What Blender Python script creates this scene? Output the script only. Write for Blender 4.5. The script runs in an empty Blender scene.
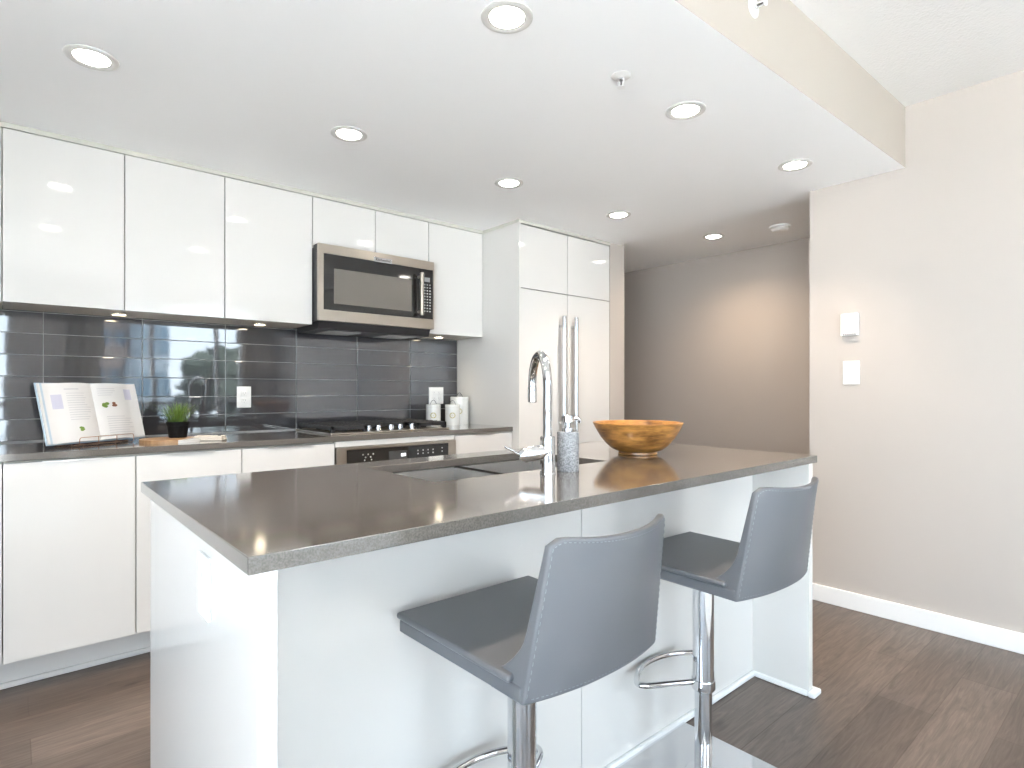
import bpy, bmesh, math, random
from mathutils import Vector, Matrix, Euler
random.seed(7)
SC = bpy.context.scene
COL = SC.collection
R = math.radians

# ------------------------------------------------------------------ camera, world, light, exposure
cam_d = bpy.data.cameras.new('camera')
cam = bpy.data.objects.new('camera', cam_d); COL.objects.link(cam)
cam_d.sensor_width = 36.0
cam_d.lens = 36.0 * 579.2 / 1024
cam_d.shift_y = 6.0 / 1024
cam_d.clip_start = 0.02
cam.location = (0, 0, 1.16)
cam.rotation_euler = (R(90), 0, R(-40.9))
SC.camera = cam

SC.view_settings.view_transform = 'Standard'
SC.view_settings.look = 'None'
SC.view_settings.gamma = 1.0
SC.view_settings.use_curve_mapping = False
SC.view_settings.exposure = 0.46
SC.cycles.use_denoising = True
SC.cycles.max_bounces = 10
SC.cycles.diffuse_bounces = 6
SC.cycles.glossy_bounces = 5
SC.cycles.transparent_max_bounces = 12
SC.cycles.caustics_reflective = False
SC.cycles.caustics_refractive = False
SC.cycles.sample_clamp_indirect = 50.0

SKY = 7.2
world = bpy.data.worlds.new('sky'); SC.world = world
world.use_nodes = True
wn = world.node_tree.nodes; wl = world.node_tree.links
bg = wn['Background']
tc = wn.new('ShaderNodeTexCoord'); sx = wn.new('ShaderNodeSeparateXYZ')
cr = wn.new('ShaderNodeValToRGB')
wl.new(tc.outputs['Generated'], sx.inputs[0]); wl.new(sx.outputs[2], cr.inputs[0])
cr.color_ramp.elements[0].position = 0.0; cr.color_ramp.elements[0].color = (0.78, 0.90, 1.0, 1)
cr.color_ramp.elements[1].position = 0.7; cr.color_ramp.elements[1].color = (0.60, 0.80, 1.0, 1)
wl.new(cr.outputs[0], bg.inputs['Color'])
bg.inputs['Strength'].default_value = SKY

sun_d = bpy.data.lights.new('sun', 'SUN'); sun_d.energy = 46.0; sun_d.angle = R(1.0); sun_d.color = (1.0, 0.97, 0.94)
sun = bpy.data.objects.new('sun', sun_d); COL.objects.link(sun); sun.rotation_euler = Vector((-.22, -.30, -.93)).to_track_quat('-Z', 'Y').to_euler()   # high behind the building: it lights the street and the facades opposite
LAMP_W = 12.0
PUCK_W = 0.5

# ------------------------------------------------------------------ dimensions (metres, camera at x=y=0)
ZC = 2.267      # kitchen dropped ceiling
ZH = 2.57       # living room ceiling
ZHALL = 2.295   # hall ceiling
XR = 3.37       # right wall
YB = 3.49       # tiled wall face
CT = 0.92       # rear worktop height
IT = 0.91       # island worktop height
XL, YF = -2.2, -3.0
def bulk_y(x): return 0.972 - 0.022 * x

# ------------------------------------------------------------------ materials
def mat(name, color, rough=0.5, metal=0.0, coat=0.0, spec=0.5, ior=1.5):
    m = bpy.data.materials.new(name); m.use_nodes = True
    b = m.node_tree.nodes['Principled BSDF']
    b.inputs['Base Color'].default_value = (*color, 1)
    b.inputs['Roughness'].default_value = rough
    b.inputs['Metallic'].default_value = metal
    b.inputs['Coat Weight'].default_value = coat
    b.inputs['Coat Roughness'].default_value = 0.03
    b.inputs['IOR'].default_value = ior
    return m
def bsdf(m): return m.node_tree.nodes['Principled BSDF']
def nd(m, t, **kw):
    n = m.node_tree.nodes.new(t)
    for k, v in kw.items(): setattr(n, k, v)
    return n
def lk(m, a, b): m.node_tree.links.new(a, b)
def bump_noise(m, scale, strength, dist=0.002, detail=3, stretch=(1, 1, 1)):
    t = nd(m, 'ShaderNodeTexCoord'); mp = nd(m, 'ShaderNodeMapping'); n = nd(m, 'ShaderNodeTexNoise'); b = nd(m, 'ShaderNodeBump')
    mp.inputs['Scale'].default_value = stretch
    n.inputs['Scale'].default_value = scale; n.inputs['Detail'].default_value = detail
    b.inputs['Strength'].default_value = strength; b.inputs['Distance'].default_value = dist
    lk(m, t.outputs['Object'], mp.inputs[0]); lk(m, mp.outputs[0], n.inputs['Vector'])
    lk(m, n.outputs[0], b.inputs['Height']); lk(m, b.outputs[0], bsdf(m).inputs['Normal'])
    return n
def mottled(m, scale, c1, c2, p1=0.4, p2=0.6, detail=4, stretch=(1, 1, 1)):
    t = nd(m, 'ShaderNodeTexCoord'); mp = nd(m, 'ShaderNodeMapping'); n = nd(m, 'ShaderNodeTexNoise'); r = nd(m, 'ShaderNodeValToRGB')
    mp.inputs['Scale'].default_value = stretch
    n.inputs['Scale'].default_value = scale; n.inputs['Detail'].default_value = detail
    r.color_ramp.elements[0].position = p1; r.color_ramp.elements[0].color = (*c1, 1)
    r.color_ramp.elements[1].position = p2; r.color_ramp.elements[1].color = (*c2, 1)
    lk(m, t.outputs['Object'], mp.inputs[0]); lk(m, mp.outputs[0], n.inputs['Vector'])
    lk(m, n.outputs[0], r.inputs[0]); lk(m, r.outputs[0], bsdf(m).inputs['Base Color'])
    return r

M = {}
M['wall'] = mat('greige_paint', (0.49, 0.445, 0.405), 0.6); bump_noise(M['wall'], 220, 0.08)
M['hallwall'] = M['wall']
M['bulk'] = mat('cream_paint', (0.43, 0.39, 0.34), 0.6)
M['ceil'] = mat('white_ceiling_paint', (0.88, 0.885, 0.89), 0.7)
M['ceil_rough'] = mat('textured_ceiling', (0.72, 0.705, 0.69), 0.8); bump_noise(M['ceil_rough'], 90, 0.5, 0.006)
M['trimw'] = mat('white_trim', (0.84, 0.84, 0.83), 0.35)
M['ring'] = mat('lamp_trim', (0.62, 0.61, 0.59), 0.3)
M['gloss'] = mat('white_gloss_lacquer', (0.69, 0.675, 0.65), 0.06, coat=0.0)
M['carcass'] = mat('cabinet_carcass', (0.62, 0.58, 0.52), 0.5)
M['filler'] = mat('pale_filler', (0.56, 0.56, 0.50), 0.35)
M['satin'] = mat('satin_nickel', (0.62, 0.60, 0.57), 0.3, 1.0)
M['steel'] = mat('brushed_steel', (0.46, 0.415, 0.36), 0.28, 1.0); bump_noise(M['steel'], 60, 0.06, 0.001, 2, (1, 1, 30))
M['sinksteel'] = mat('sink_steel', (0.80, 0.79, 0.77), 0.35, 0.6)
M['chrome'] = mat('chrome', (0.66, 0.66, 0.67), 0.04, 1.0)
M['chrome_soft'] = mat('polished_steel', (0.68, 0.69, 0.71), 0.09, 1.0)
M['blackglass'] = mat('black_glass', (0.012, 0.011, 0.011), 0.06, coat=0.5)
M['window_mesh'] = mat('oven_window', (0.16, 0.145, 0.125), 0.18)
M['dark'] = mat('dark_plastic', (0.02, 0.02, 0.022), 0.4)
M['iron'] = mat('cast_iron', (0.022, 0.022, 0.024), 0.5); bump_noise(M['iron'], 300, 0.2)
M['white_pl'] = mat('white_plastic', (0.86, 0.86, 0.85), 0.3)
M['grey_pl'] = mat('grey_plastic', (0.35, 0.35, 0.35), 0.4)
M['slot'] = mat('slot_dark', (0.06, 0.06, 0.06), 0.5)
M['mark'] = mat('panel_marking', (0.45, 0.45, 0.44), 0.4)
M['grout'] = mat('grout', (0.42, 0.42, 0.42), 0.8)
M['tile'] = mat('grey_glazed_tile', (0.050, 0.050, 0.056), 0.03, coat=1.0, ior=1.75); bump_noise(M['tile'], 7, 0.12, 0.003, 1, (1, 1, 1.2))
M['quartz'] = mat('grey_quartz', (0.19, 0.18, 0.17), 0.10, coat=0.8)
mottled(M['quartz'], 350, (0.104, 0.093, 0.081), (0.164, 0.149, 0.132), 0.35, 0.68, 2)
bsdf(M['quartz']).inputs['Coat Roughness'].default_value = 0.10
M['leather'] = mat('grey_leather', (0.115, 0.120, 0.130), 0.36); bump_noise(M['leather'], 420, 0.12, 0.0006)
M['thread'] = mat('pale_thread', (0.24, 0.25, 0.265), 0.7)
M['wood_board'] = mat('tan_wood', (0.45, 0.27, 0.13), 0.4)
mottled(M['wood_board'], 12, (0.30, 0.16, 0.07), (0.50, 0.31, 0.16), 0.3, 0.7, 4, (1, 8, 1))
M['marble'] = mat('white_marble', (0.7, 0.7, 0.69), 0.2)
M['cream'] = mat('cream_cloth', (0.74, 0.68, 0.60), 0.8)
M['paper'] = mat('page_paper', (0.68, 0.675, 0.67), 0.6)
M['ink'] = mat('faint_print', (0.50, 0.50, 0.52), 0.7)
M['lav'] = mat('lavender_print', (0.50, 0.50, 0.60), 0.7)
M['blue'] = mat('blue_print', (0.42, 0.52, 0.62), 0.6)
M['green'] = mat('leaf_print', (0.16, 0.26, 0.05), 0.7)
M['brownp'] = mat('brown_print', (0.22, 0.10, 0.06), 0.7)
M['copper'] = mat('copper_wire', (0.45, 0.28, 0.20), 0.3, 1.0)
M['gold'] = mat('gold_print', (0.50, 0.42, 0.16), 0.45)
M['ceramic'] = mat('white_enamel', (0.82, 0.81, 0.77), 0.2)
M['pot'] = mat('black_pot', (0.006, 0.006, 0.006), 0.6)
bsdf(M['pot']).inputs['Specular IOR Level'].default_value = 0.15
M['curtain'] = mat('taupe_curtain', (0.36, 0.33, 0.28), 0.85)
M['frame_w'] = mat('white_window_frame', (0.75, 0.75, 0.75), 0.4)

m = M['grass'] = mat('grass_blade', (0.10, 0.19, 0.02), 0.5)
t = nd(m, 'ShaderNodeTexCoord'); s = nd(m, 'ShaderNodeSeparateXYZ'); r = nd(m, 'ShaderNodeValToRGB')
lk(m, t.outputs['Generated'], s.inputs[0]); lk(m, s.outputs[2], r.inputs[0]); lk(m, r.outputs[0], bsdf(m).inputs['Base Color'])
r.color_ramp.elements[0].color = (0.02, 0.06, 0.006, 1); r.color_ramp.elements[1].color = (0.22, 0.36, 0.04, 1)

m = M['stone'] = mat('grey_stone', (0.3, 0.3, 0.3), 0.7)
mottled(m, 260, (0.18, 0.18, 0.185), (0.46, 0.46, 0.465), 0.36, 0.62, 3); 

m = M['bowlwood'] = mat('laminated_bowl_wood', (0.4, 0.2, 0.06), 0.28, coat=0.25)
t = nd(m, 'ShaderNodeTexCoord'); mp = nd(m, 'ShaderNodeMapping'); n = nd(m, 'ShaderNodeTexNoise'); r = nd(m, 'ShaderNodeValToRGB')
mp.inputs['Scale'].default_value = (12, 12, 55); n.inputs['Scale'].default_value = 1.0; n.inputs['Detail'].default_value = 5; n.inputs['Roughness'].default_value = 0.6
r.color_ramp.elements[0].position = 0.3; r.color_ramp.elements[0].color = (0.14, 0.050, 0.011, 1)
r.color_ramp.elements[1].position = 0.68; r.color_ramp.elements[1].color = (0.62, 0.30, 0.075, 1)
lk(m, t.outputs['Object'], mp.inputs[0]); lk(m, mp.outputs[0], n.inputs['Vector']); lk(m, n.outputs[0], r.inputs[0]); lk(m, r.outputs[0], bsdf(m).inputs['Base Color'])

m = M['floor'] = mat('laminate_planks', (0.2, 0.15, 0.12), 0.36)
t = nd(m, 'ShaderNodeTexCoord'); br = nd(m, 'ShaderNodeTexBrick'); br.offset = 0.664; br.offset_frequency = 2
br.inputs['Scale'].default_value = 1.0; br.inputs['Brick Width'].default_value = 1.22; br.inputs['Row Height'].default_value = 0.175
br.inputs['Mortar Size'].default_value = 0.0018; br.inputs['Mortar Smooth'].default_value = 0.2
br.inputs['Color1'].default_value = (0.105, 0.080, 0.064, 1); br.inputs['Color2'].default_value = (0.165, 0.130, 0.107, 1); br.inputs['Mortar'].default_value = (0.09, 0.065, 0.05, 1)
mp = nd(m, 'ShaderNodeMapping'); mp.inputs['Scale'].default_value = (1.5, 15, 1)
n = nd(m, 'ShaderNodeTexNoise'); n.inputs['Scale'].default_value = 2.2; n.inputs['Detail'].default_value = 8; n.inputs['Roughness'].default_value = 0.62; n.inputs['Distortion'].default_value = 2.2
r = nd(m, 'ShaderNodeValToRGB'); r.color_ramp.elements[0].position = 0.3; r.color_ramp.elements[0].color = (0.66, 0.64, 0.62, 1)
r.color_ramp.elements[1].position = 0.7; r.color_ramp.elements[1].color = (1.25, 1.25, 1.25, 1)
mx = nd(m, 'ShaderNodeMix', data_type='RGBA', blend_type='MULTIPLY'); mx.inputs[0].default_value = 1.0
mpb = nd(m, 'ShaderNodeMapping'); mpb.inputs['Location'].default_value = (-.05, -.055, 0); lk(m, t.outputs['Object'], mpb.inputs[0]); lk(m, mpb.outputs[0], br.inputs['Vector']); lk(m, t.outputs['Object'], mp.inputs[0]); lk(m, mp.outputs[0], n.inputs['Vector'])
lk(m, n.outputs[0], r.inputs[0]); lk(m, br.outputs['Color'], mx.inputs[6])
mp2 = nd(m, 'ShaderNodeMapping'); mp2.inputs['Scale'].default_value = (3.5, 110, 1)
n2 = nd(m, 'ShaderNodeTexNoise'); n2.inputs['Scale'].default_value = 1.6; n2.inputs['Detail'].default_value = 4; n2.inputs['Distortion'].default_value = 0.5
r2 = nd(m, 'ShaderNodeValToRGB'); r2.color_ramp.elements[0].position = 0.32; r2.color_ramp.elements[0].color = (0.84, 0.83, 0.82, 1); r2.color_ramp.elements[1].position = 0.62; r2.color_ramp.elements[1].color = (1.08, 1.08, 1.08, 1)
n3 = nd(m, 'ShaderNodeTexNoise'); n3.inputs['Scale'].default_value = 1.0; n3.inputs['Detail'].default_value = 2
mp3 = nd(m, 'ShaderNodeMapping'); mp3.inputs['Scale'].default_value = (4.5, 16, 1)
r3 = nd(m, 'ShaderNodeValToRGB'); r3.color_ramp.elements[0].position = 0.22; r3.color_ramp.elements[0].color = (0.55, 0.53, 0.5, 1); r3.color_ramp.elements[1].position = 0.34; r3.color_ramp.elements[1].color = (1, 1, 1, 1)
mx2 = nd(m, 'ShaderNodeMix', data_type='RGBA', blend_type='MULTIPLY'); mx2.inputs[0].default_value = 1.0
mx3 = nd(m, 'ShaderNodeMix', data_type='RGBA', blend_type='MULTIPLY'); mx3.inputs[0].default_value = 1.0
lk(m, t.outputs['Object'], mp2.inputs[0]); lk(m, mp2.outputs[0], n2.inputs['Vector']); lk(m, n2.outputs[0], r2.inputs[0])
lk(m, t.outputs['Object'], mp3.inputs[0]); lk(m, mp3.outputs[0], n3.inputs['Vector']); lk(m, n3.outputs[0], r3.inputs[0])
lk(m, mx.outputs[2], mx2.inputs[6]); lk(m, r2.outputs[0], mx2.inputs[7]); lk(m, mx2.outputs[2], mx3.inputs[6]); lk(m, r3.outputs[0], mx3.inputs[7]); lk(m, r.outputs[0], mx.inputs[7]); lk(m, mx3.outputs[2], bsdf(m).inputs['Base Color'])

def emis(name, color, strength):
    m = bpy.data.materials.new(name); m.use_nodes = True
    b = m.node_tree.nodes['Principled BSDF']
    b.inputs['Base Color'].default_value = (0.8, 0.8, 0.8, 1)
    b.inputs['Emission Color'].default_value = (*color, 1); b.inputs['Emission Strength'].default_value = strength
    return m
M['lens'] = emis('lit_lamp_lens', (1.0, 0.95, 0.86), 36.0)
M['puck'] = emis('lit_puck_lens', (1.0, 0.84, 0.60), 22.0)
M['clock'] = emis('lit_clock', (0.9, 0.95, 1.0), 1.2)

m = M['pane'] = bpy.data.materials.new('clear_pane'); m.use_nodes = True
nt = m.node_tree; nt.nodes.remove(nt.nodes['Principled BSDF'])
tr = nt.nodes.new('ShaderNodeBsdfTransparent'); gl = nt.nodes.new('ShaderNodeBsdfGlossy'); gl.inputs['Roughness'].default_value = 0.0
lw = nt.nodes.new('ShaderNodeFresnel'); lw.inputs[0].default_value = 1.15; ms = nt.nodes.new('ShaderNodeMixShader')
nt.links.new(lw.outputs[0], ms.inputs[0]); nt.links.new(tr.outputs[0], ms.inputs[1]); nt.links.new(gl.outputs[0], ms.inputs[2])
nt.links.new(ms.outputs[0], nt.nodes['Material Output'].inputs[0])

# ------------------------------------------------------------------ mesh helpers
def NB(): return bmesh.new()
def box(bm, x0, x1, y0, y1, z0, z1, bev=0.0, seg=2):
    r = bmesh.ops.create_cube(bm, size=1.0)
    vs = r['verts']
    for v in vs:
        v.co = Vector(((x0 + x1) / 2 + v.co.x * (x1 - x0), (y0 + y1) / 2 + v.co.y * (y1 - y0), (z0 + z1) / 2 + v.co.z * (z1 - z0)))
    if bev > 0:
        es = list({e for v in vs for e in v.link_edges})
        bmesh.ops.bevel(bm, geom=es, offset=bev, segments=seg, profile=0.5, affect='EDGES')
    return bm
def lathe(bm, prof, c=(0, 0, 0), segs=40, axis=None):
    """prof: (radius, height) list; radius 0 closes; axis: optional Vector the height runs along"""
    rot = Matrix.Identity(3)
    if axis is not None: rot = Vector((0, 0, 1)).rotation_difference(Vector(axis).normalized()).to_matrix()
    rings = []
    for (rad, z) in prof:
        if rad <= 1e-6:
            rings.append([bm.verts.new(rot @ Vector((0, 0, z)) + Vector(c))])
        else:
            rings.append([bm.verts.new(rot @ Vector((rad * math.cos(2 * math.pi * k / segs), rad * math.sin(2 * math.pi * k / segs), z)) + Vector(c)) for k in range(segs)])
    for a, b in zip(rings, rings[1:]):
        for k in range(segs):
            k2 = (k + 1) % segs
            if len(a) == 1 and len(b) == 1: continue
            if len(a) == 1: bm.faces.new((a[0], b[k2], b[k]))
            elif len(b) == 1: bm.faces.new((a[k], a[k2], b[0]))
            else: bm.faces.new((a[k], a[k2], b[k2], b[k]))
    return bm
def cyl(bm, p, q, r, segs=24, bev=0.0):
    p = Vector(p); q = Vector(q); L = (q - p).length
    b = min(bev, r * .9)
    prof = [(0, 0), (r - b, 0)] + ([(r, b), (r, L - b)] if b else [(r, 0), (r, L)]) + [(r - b, L), (0, L)]
    if not b: prof = [(0, 0), (r, 0), (r, L), (0, L)]
    return lathe(bm, prof, p, segs, q - p)
def tube(bm, pts, r, segs=12, closed=False):
    pts = [Vector(p) for p in pts]; n = len(pts)
    tan = []
    for i in range(n):
        a = pts[(i - 1) % n] if (closed or i > 0) else pts[i]
        b = pts[(i + 1) % n] if (closed or i < n - 1) else pts[i]
        tan.append((b - a).normalized())
    up = Vector((0, 0, 1)) if abs(tan[0].z) < 0.9 else Vector((1, 0, 0))
    nrm = (up - tan[0] * up.dot(tan[0])).normalized()
    rings = []
    for i in range(n):
        if i: nrm = (nrm - tan[i] * nrm.dot(tan[i])).normalized()
        bi = tan[i].cross(nrm)
        rr = r[i] if isinstance(r, (list, tuple)) else r
        rings.append([bm.verts.new(pts[i] + rr * (math.cos(2 * math.pi * k / segs) * nrm + math.sin(2 * math.pi * k / segs) * bi)) for k in range(segs)])
    m_ = n if closed else n - 1
    for i in range(m_):
        a, b = rings[i], rings[(i + 1) % n]
        for k in range(segs): bm.faces.new((a[k], a[(k + 1) % segs], b[(k + 1) % segs], b[k]))
    if not closed:
        bm.faces.new(list(reversed(rings[0]))); bm.faces.new(rings[-1])
    return bm
def prism(bm, poly, z0, z1):
    lo = [bm.verts.new((x, y, z0)) for x, y in poly]; hi = [bm.verts.new((x, y, z1)) for x, y in poly]
    bm.faces.new(list(reversed(lo))); bm.faces.new(hi)
    k = len(poly)
    for i in range(k): bm.faces.new((lo[i], lo[(i + 1) % k], hi[(i + 1) % k], hi[i]))
    return bm
def fillet(pts, r, n=6):
    """round the inner corners of a polyline"""
    pts = [Vector(p) for p in pts]; out = [pts[0]]
    for i in range(1, len(pts) - 1):
        a, b, c = pts[i - 1], pts[i], pts[i + 1]
        d = min(r, (a - b).length * .49, (c - b).length * .49)
        p = b + (a - b).normalized() * d; q = b + (c - b).normalized() * d
        for k in range(n + 1):
            s = k / n; out.append((1 - s) ** 2 * p + 2 * s * (1 - s) * b + s * s * q)
    out.append(pts[-1]); return out

def root_loc(o):
    while o.parent: o = o.parent
    return o.location.copy()
def obj(name, bm, material, parent=None, world=True, smooth=35):
    """link a bmesh as ONE object; vertices given in world space (or in the thing's own space with world=False)"""
    bmesh.ops.recalc_face_normals(bm, faces=bm.faces[:])
    off = Vector((0, 0, 0))
    if parent is not None:
        if world: off = root_loc(parent)
    else:
        xs = [v.co for v in bm.verts]
        off = Vector(((min(v.x for v in xs) + max(v.x for v in xs)) / 2, (min(v.y for v in xs) + max(v.y for v in xs)) / 2, min(v.z for v in xs)))
    if off.length > 0: bmesh.ops.translate(bm, verts=bm.verts[:], vec=-off)
    me = bpy.data.meshes.new(name); bm.to_mesh(me); bm.free()
    for mm in (material if isinstance(material, (list, tuple)) else [material]): me.materials.append(mm)
    if smooth:
        me.shade_smooth(); me.set_sharp_from_angle(angle=R(smooth))
    o = bpy.data.objects.new(name, me); COL.objects.link(o)
    if smooth:
        wm = o.modifiers.new('weighted_normal', 'WEIGHTED_NORMAL'); wm.weight = 100; wm.keep_sharp = True
    if parent is not None: o.parent = parent
    else: o.location = off
    return o
def struct(name, bm, material, label=None):
    bmesh.ops.recalc_face_normals(bm, faces=bm.faces[:])
    me = bpy.data.meshes.new(name); bm.to_mesh(me); bm.free()
    for mm in (material if isinstance(material, (list, tuple)) else [material]): me.materials.append(mm)
    o = bpy.data.objects.new(name, me); COL.objects.link(o); o['kind'] = 'structure'
    if label: o['label'] = label
    return o
def tag(o, label, cat, group=None):
    o['label'] = label; o['category'] = cat
    if group: o['group'] = group
    return o
def thing(name, label, cat, loc=(0, 0, 0), rot=(0, 0, 0), group=None):
    o = bpy.data.objects.new(name, None); COL.objects.link(o); o.empty_display_size = 0.05
    o.location = loc; o.rotation_euler = rot
    return tag(o, label, cat, group)
def copy_tree(o, parent=None):
    c = o.copy(); COL.objects.link(c)
    if parent is not None: c.parent = parent
    for ch in list(o.children): copy_tree(ch, c)
    return c
def bx(name, material, parent, *a, world=True, **k):
    return obj(name, box(NB(), *a, **k), material, parent, world)

# ------------------------------------------------------------------ the setting
struct('floor', box(NB(), XL - .1, 4.7, YF - .1, 4.7, -0.1, 0), M['floor'])
struct('ceiling', box(NB(), XL - .1, XR + .1, YF - .1, 1.2, ZH, ZH + .1), M['ceil_rough'])
# dropped kitchen ceiling with its painted bulkhead face
bm = prism(NB(), [(XL, bulk_y(XL)), (XR, bulk_y(XR)), (XR, 1.355), (3.53, 1.355), (3.53, 3.6), (XL, 3.6)], ZC, ZH - .001)
bm.normal_update()
ck = struct('ceiling_kitchen', bm, [M['ceil'], M['bulk']])
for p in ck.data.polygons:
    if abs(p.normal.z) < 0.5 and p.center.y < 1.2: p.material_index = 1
struct('ceiling_hall', box(NB(), 3.5, 4.7, 1.2, 4.7, ZHALL, ZHALL + .1), M['ceil'])
struct('wall_back', box(NB(), XL - .1, 3.45, YB + .006, 3.62, 0, ZH), M['wall'])
struct('wall_pantry', box(NB(), 3.408, 3.58, 2.81, 4.6, 0, ZC + .06), M['wall'])
struct('wall_right', prism(NB(), [(XR, YF - .1), (XR + .12, YF - .1), (XR + .12, 1.21), (4.6, 1.21), (4.6, 1.355), (XR, 1.355)], 0, ZH), M['wall'])
struct('wall_hall', box(NB(), 4.5, 4.6, 1.2, 4.7, 0, ZHALL + .05), M['wall'])
struct('wall_hall_end', box(NB(), 3.4, 4.6, 4.5, 4.6, 0, ZHALL + .05), M['wall'])
# window wall behind the camera
W1, W2, W3 = (-2.0, -0.01), (0.94, 2.85), (-2.6, 0.85)
ZW0, ZW1 = 0.12, 2.42
bm = NB()
for a in ((XL, W1[0]), (W1[1], W2[0]), (W2[1], XR)): box(bm, a[0], a[1], YF - .14, YF, 0, ZH)
for w in (W1, W2):
    box(bm, w[0], w[1], YF - .14, YF, 0, ZW0); box(bm, w[0], w[1], YF - .14, YF, ZW1, ZH)
struct('wall_front', bm, M['wall'])
bm = NB()
for a in ((YF - .14, W3[0]), (W3[1], 3.6)): box(bm, XL - .14, XL, a[0], a[1], 0, ZH)
box(bm, XL - .14, XL, W3[0], W3[1], 0, ZW0); box(bm, XL - .14, XL, W3[0], W3[1], 2.25, ZH)
struct('wall_left', bm, M['wall'])
for i, (w, bars, zt) in enumerate(((W1, (-1.3, -0.6), ZW1), (W2, (1.62, 2.5), ZW1), (W3, (-1.45, -.3), 2.25))):
    # built along x on the plane y = 0 (outside towards -y), then put in place
    bm = NB(); y0, y1 = -.1, -.04
    box(bm, w[0], w[0] + .05, y0, y1, ZW0, zt); box(bm, w[1] - .05, w[1], y0, y1, ZW0, zt)
    box(bm, w[0], w[1], y0, y1, ZW0, ZW0 + .05); box(bm, w[0], w[1], y0, y1, zt - .05, zt)
    for b in bars: box(bm, b - .03, b + .03, y0, y1, ZW0, zt)
    box(bm, w[0], w[1], y0, y1, 0.93, 0.98)
    pb = box(NB(), w[0] + .01, w[1] - .01, -.072, -.068, ZW0 + .01, zt - .01)
    if i < 2: mt_ = Matrix.Translation((0, YF, 0))
    else: mt_ = Matrix(((0, 1, 0, XL), (1, 0, 0, 0), (0, 0, 1, 0), (0, 0, 0, 1)))
    for b_ in (bm, pb): bmesh.ops.transform(b_, matrix=mt_, verts=b_.verts[:])
    wo = struct('window_%d' % (i + 1), bm, M['frame_w'])
    obj('pane', pb, M['pane'], wo, smooth=0)
    # sky portal: guides daylight sampling through this opening
    ld = bpy.data.lights.new('daylight_portal', 'AREA'); ld.shape = 'RECTANGLE'; ld.size = w[1] - w[0]; ld.size_y = zt - ZW0
    ld.cycles.is_portal = True
    lo = bpy.data.objects.new('daylight_portal', ld); COL.objects.link(lo)
    mid = (w[0] + w[1]) / 2; zm = (ZW0 + zt) / 2
    if i < 2: lo.location = (mid, YF - .15, zm); lo.rotation_euler = (R(90), 0, 0)
    else: lo.location = (XL - .15, mid, zm); lo.rotation_euler = (R(90), 0, R(-90))

def baseboard(name, a, b, face, h=0.09, t=0.014):
    (x0, y0), (x1, y1) = a, b
    return struct(name, box(NB(), min(x0, x1), max(x0, x1), min(y0, y1), max(y0, y1), 0, h, .003), M['trimw'])
baseboard('baseboard_right', (XR - .014, YF), (XR, 1.355), 0)
baseboard('baseboard_hall', (4.486, 1.355), (4.5, 4.5), 0)
baseboard('baseboard_left', (XL, .85), (XL + .014, 3.49), 0)
# toe kick of the cabinet run with its shoe strip
bm = box(NB(), -.47, 2.488, 3.0, 3.03, 0.0, .14); box(bm, -.47, 2.488, 2.985, 3.0, 0, .022, .004)
struct('trim_1', bm, M['gloss'])
# filler strips between cabinets and dropped ceiling
struct('trim_2', box(NB(), -.47, 2.486, 3.178, 3.49, 2.246, ZC), M['filler'])
struct('trim_3', box(NB(), 2.486, 3.406, 2.803, 3.49, 2.246, ZC), M['filler'])

# tiled splashback: individual tiles on a grout bed
bm = NB(); rng = random.Random(3)
TX0, TW, TZ0, TH = 0.117 - .395 * 2, .395, .9255, .0995
for k in range(9):
    for j in range(7):
        x0 = TX0 + k * TW + .0013; x1 = x0 + TW - .0026; z0 = TZ0 + j * TH + .0013; z1 = z0 + TH - .0026
        if j == 6: z1 = 1.545
        x0 = max(x0, -.47); x1 = min(x1, 2.486)
        if x1 - x0 < .05: continue
        tmp = box(NB(), x0, x1, YB, YB + .009, z0, z1, .0013, 2)
        ax = R(rng.uniform(-.16, .16)); az = R(rng.uniform(-.12, .12))
        c = Vector(((x0 + x1) / 2, YB + .004, (z0 + z1) / 2))
        mt_ = Matrix.Translation(c) @ Matrix.Rotation(ax, 4, 'X') @ Matrix.Rotation(az, 4, 'Z') @ Matrix.Translation(-c)
        bmesh.ops.transform(tmp, matrix=mt_, verts=tmp.verts[:])
        me = bpy.data.meshes.new('t'); tmp.to_mesh(me); tmp.free(); bm.from_mesh(me); bpy.data.meshes.remove(me)
n0 = len(bm.faces)
box(bm, -.47, 2.488, YB + .0025, YB + .006, .92, 1.55)
bm.faces.ensure_lookup_table()
for i in range(n0, len(bm.faces)): bm.faces[i].material_index = 1
o = struct('wall_tiled', bm, [M['tile'], M['grout']])

# ------------------------------------------------------------------ lower cabinets
def edge_pull(parent, xc, w, y, ztop):
    bm = box(NB(), xc - w / 2, xc + w / 2, y - .010, y + .008, ztop, ztop + .0022, .0008)
    box(bm, xc - w / 2, xc + w / 2, y - .011, y - .009, ztop - .007, ztop + .002, .0006)
    return obj('handle', bm, M['satin'], parent)
base = [(-.445, -.022, 'white base cabinet at the far left edge, mostly cut off by the photo', .18),
        (-.022, .398, 'white gloss base cabinet under the open cookbook', .19),
        (.398, .817, 'white gloss base cabinet under the potted grass, partly behind the island corner', .19),
        (.817, 1.271, 'white gloss base cabinet immediately left of the built-in oven', .22),
        (2.029, 2.486, 'narrow visible white base cabinet between the oven and the tall fridge panel', .15)]
for (x0, x1, lab, hw) in base:
    t = thing('base_cabinet', lab, 'cabinet', ((x0 + x1) / 2, 3.19, .14), group='white base cabinets along the tiled wall')
    bx('body', M['carcass'], t, x0 + .001, x1 - .001, 2.889, 3.48, .14, .889)
    d = bx('door', M['gloss'], t, x0 + .002, x1 - .002, 2.868, 2.887, .138, .884, bev=.0012)
    edge_pull(d, (x0 + x1) / 2, hw, 2.875, .884)

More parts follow.
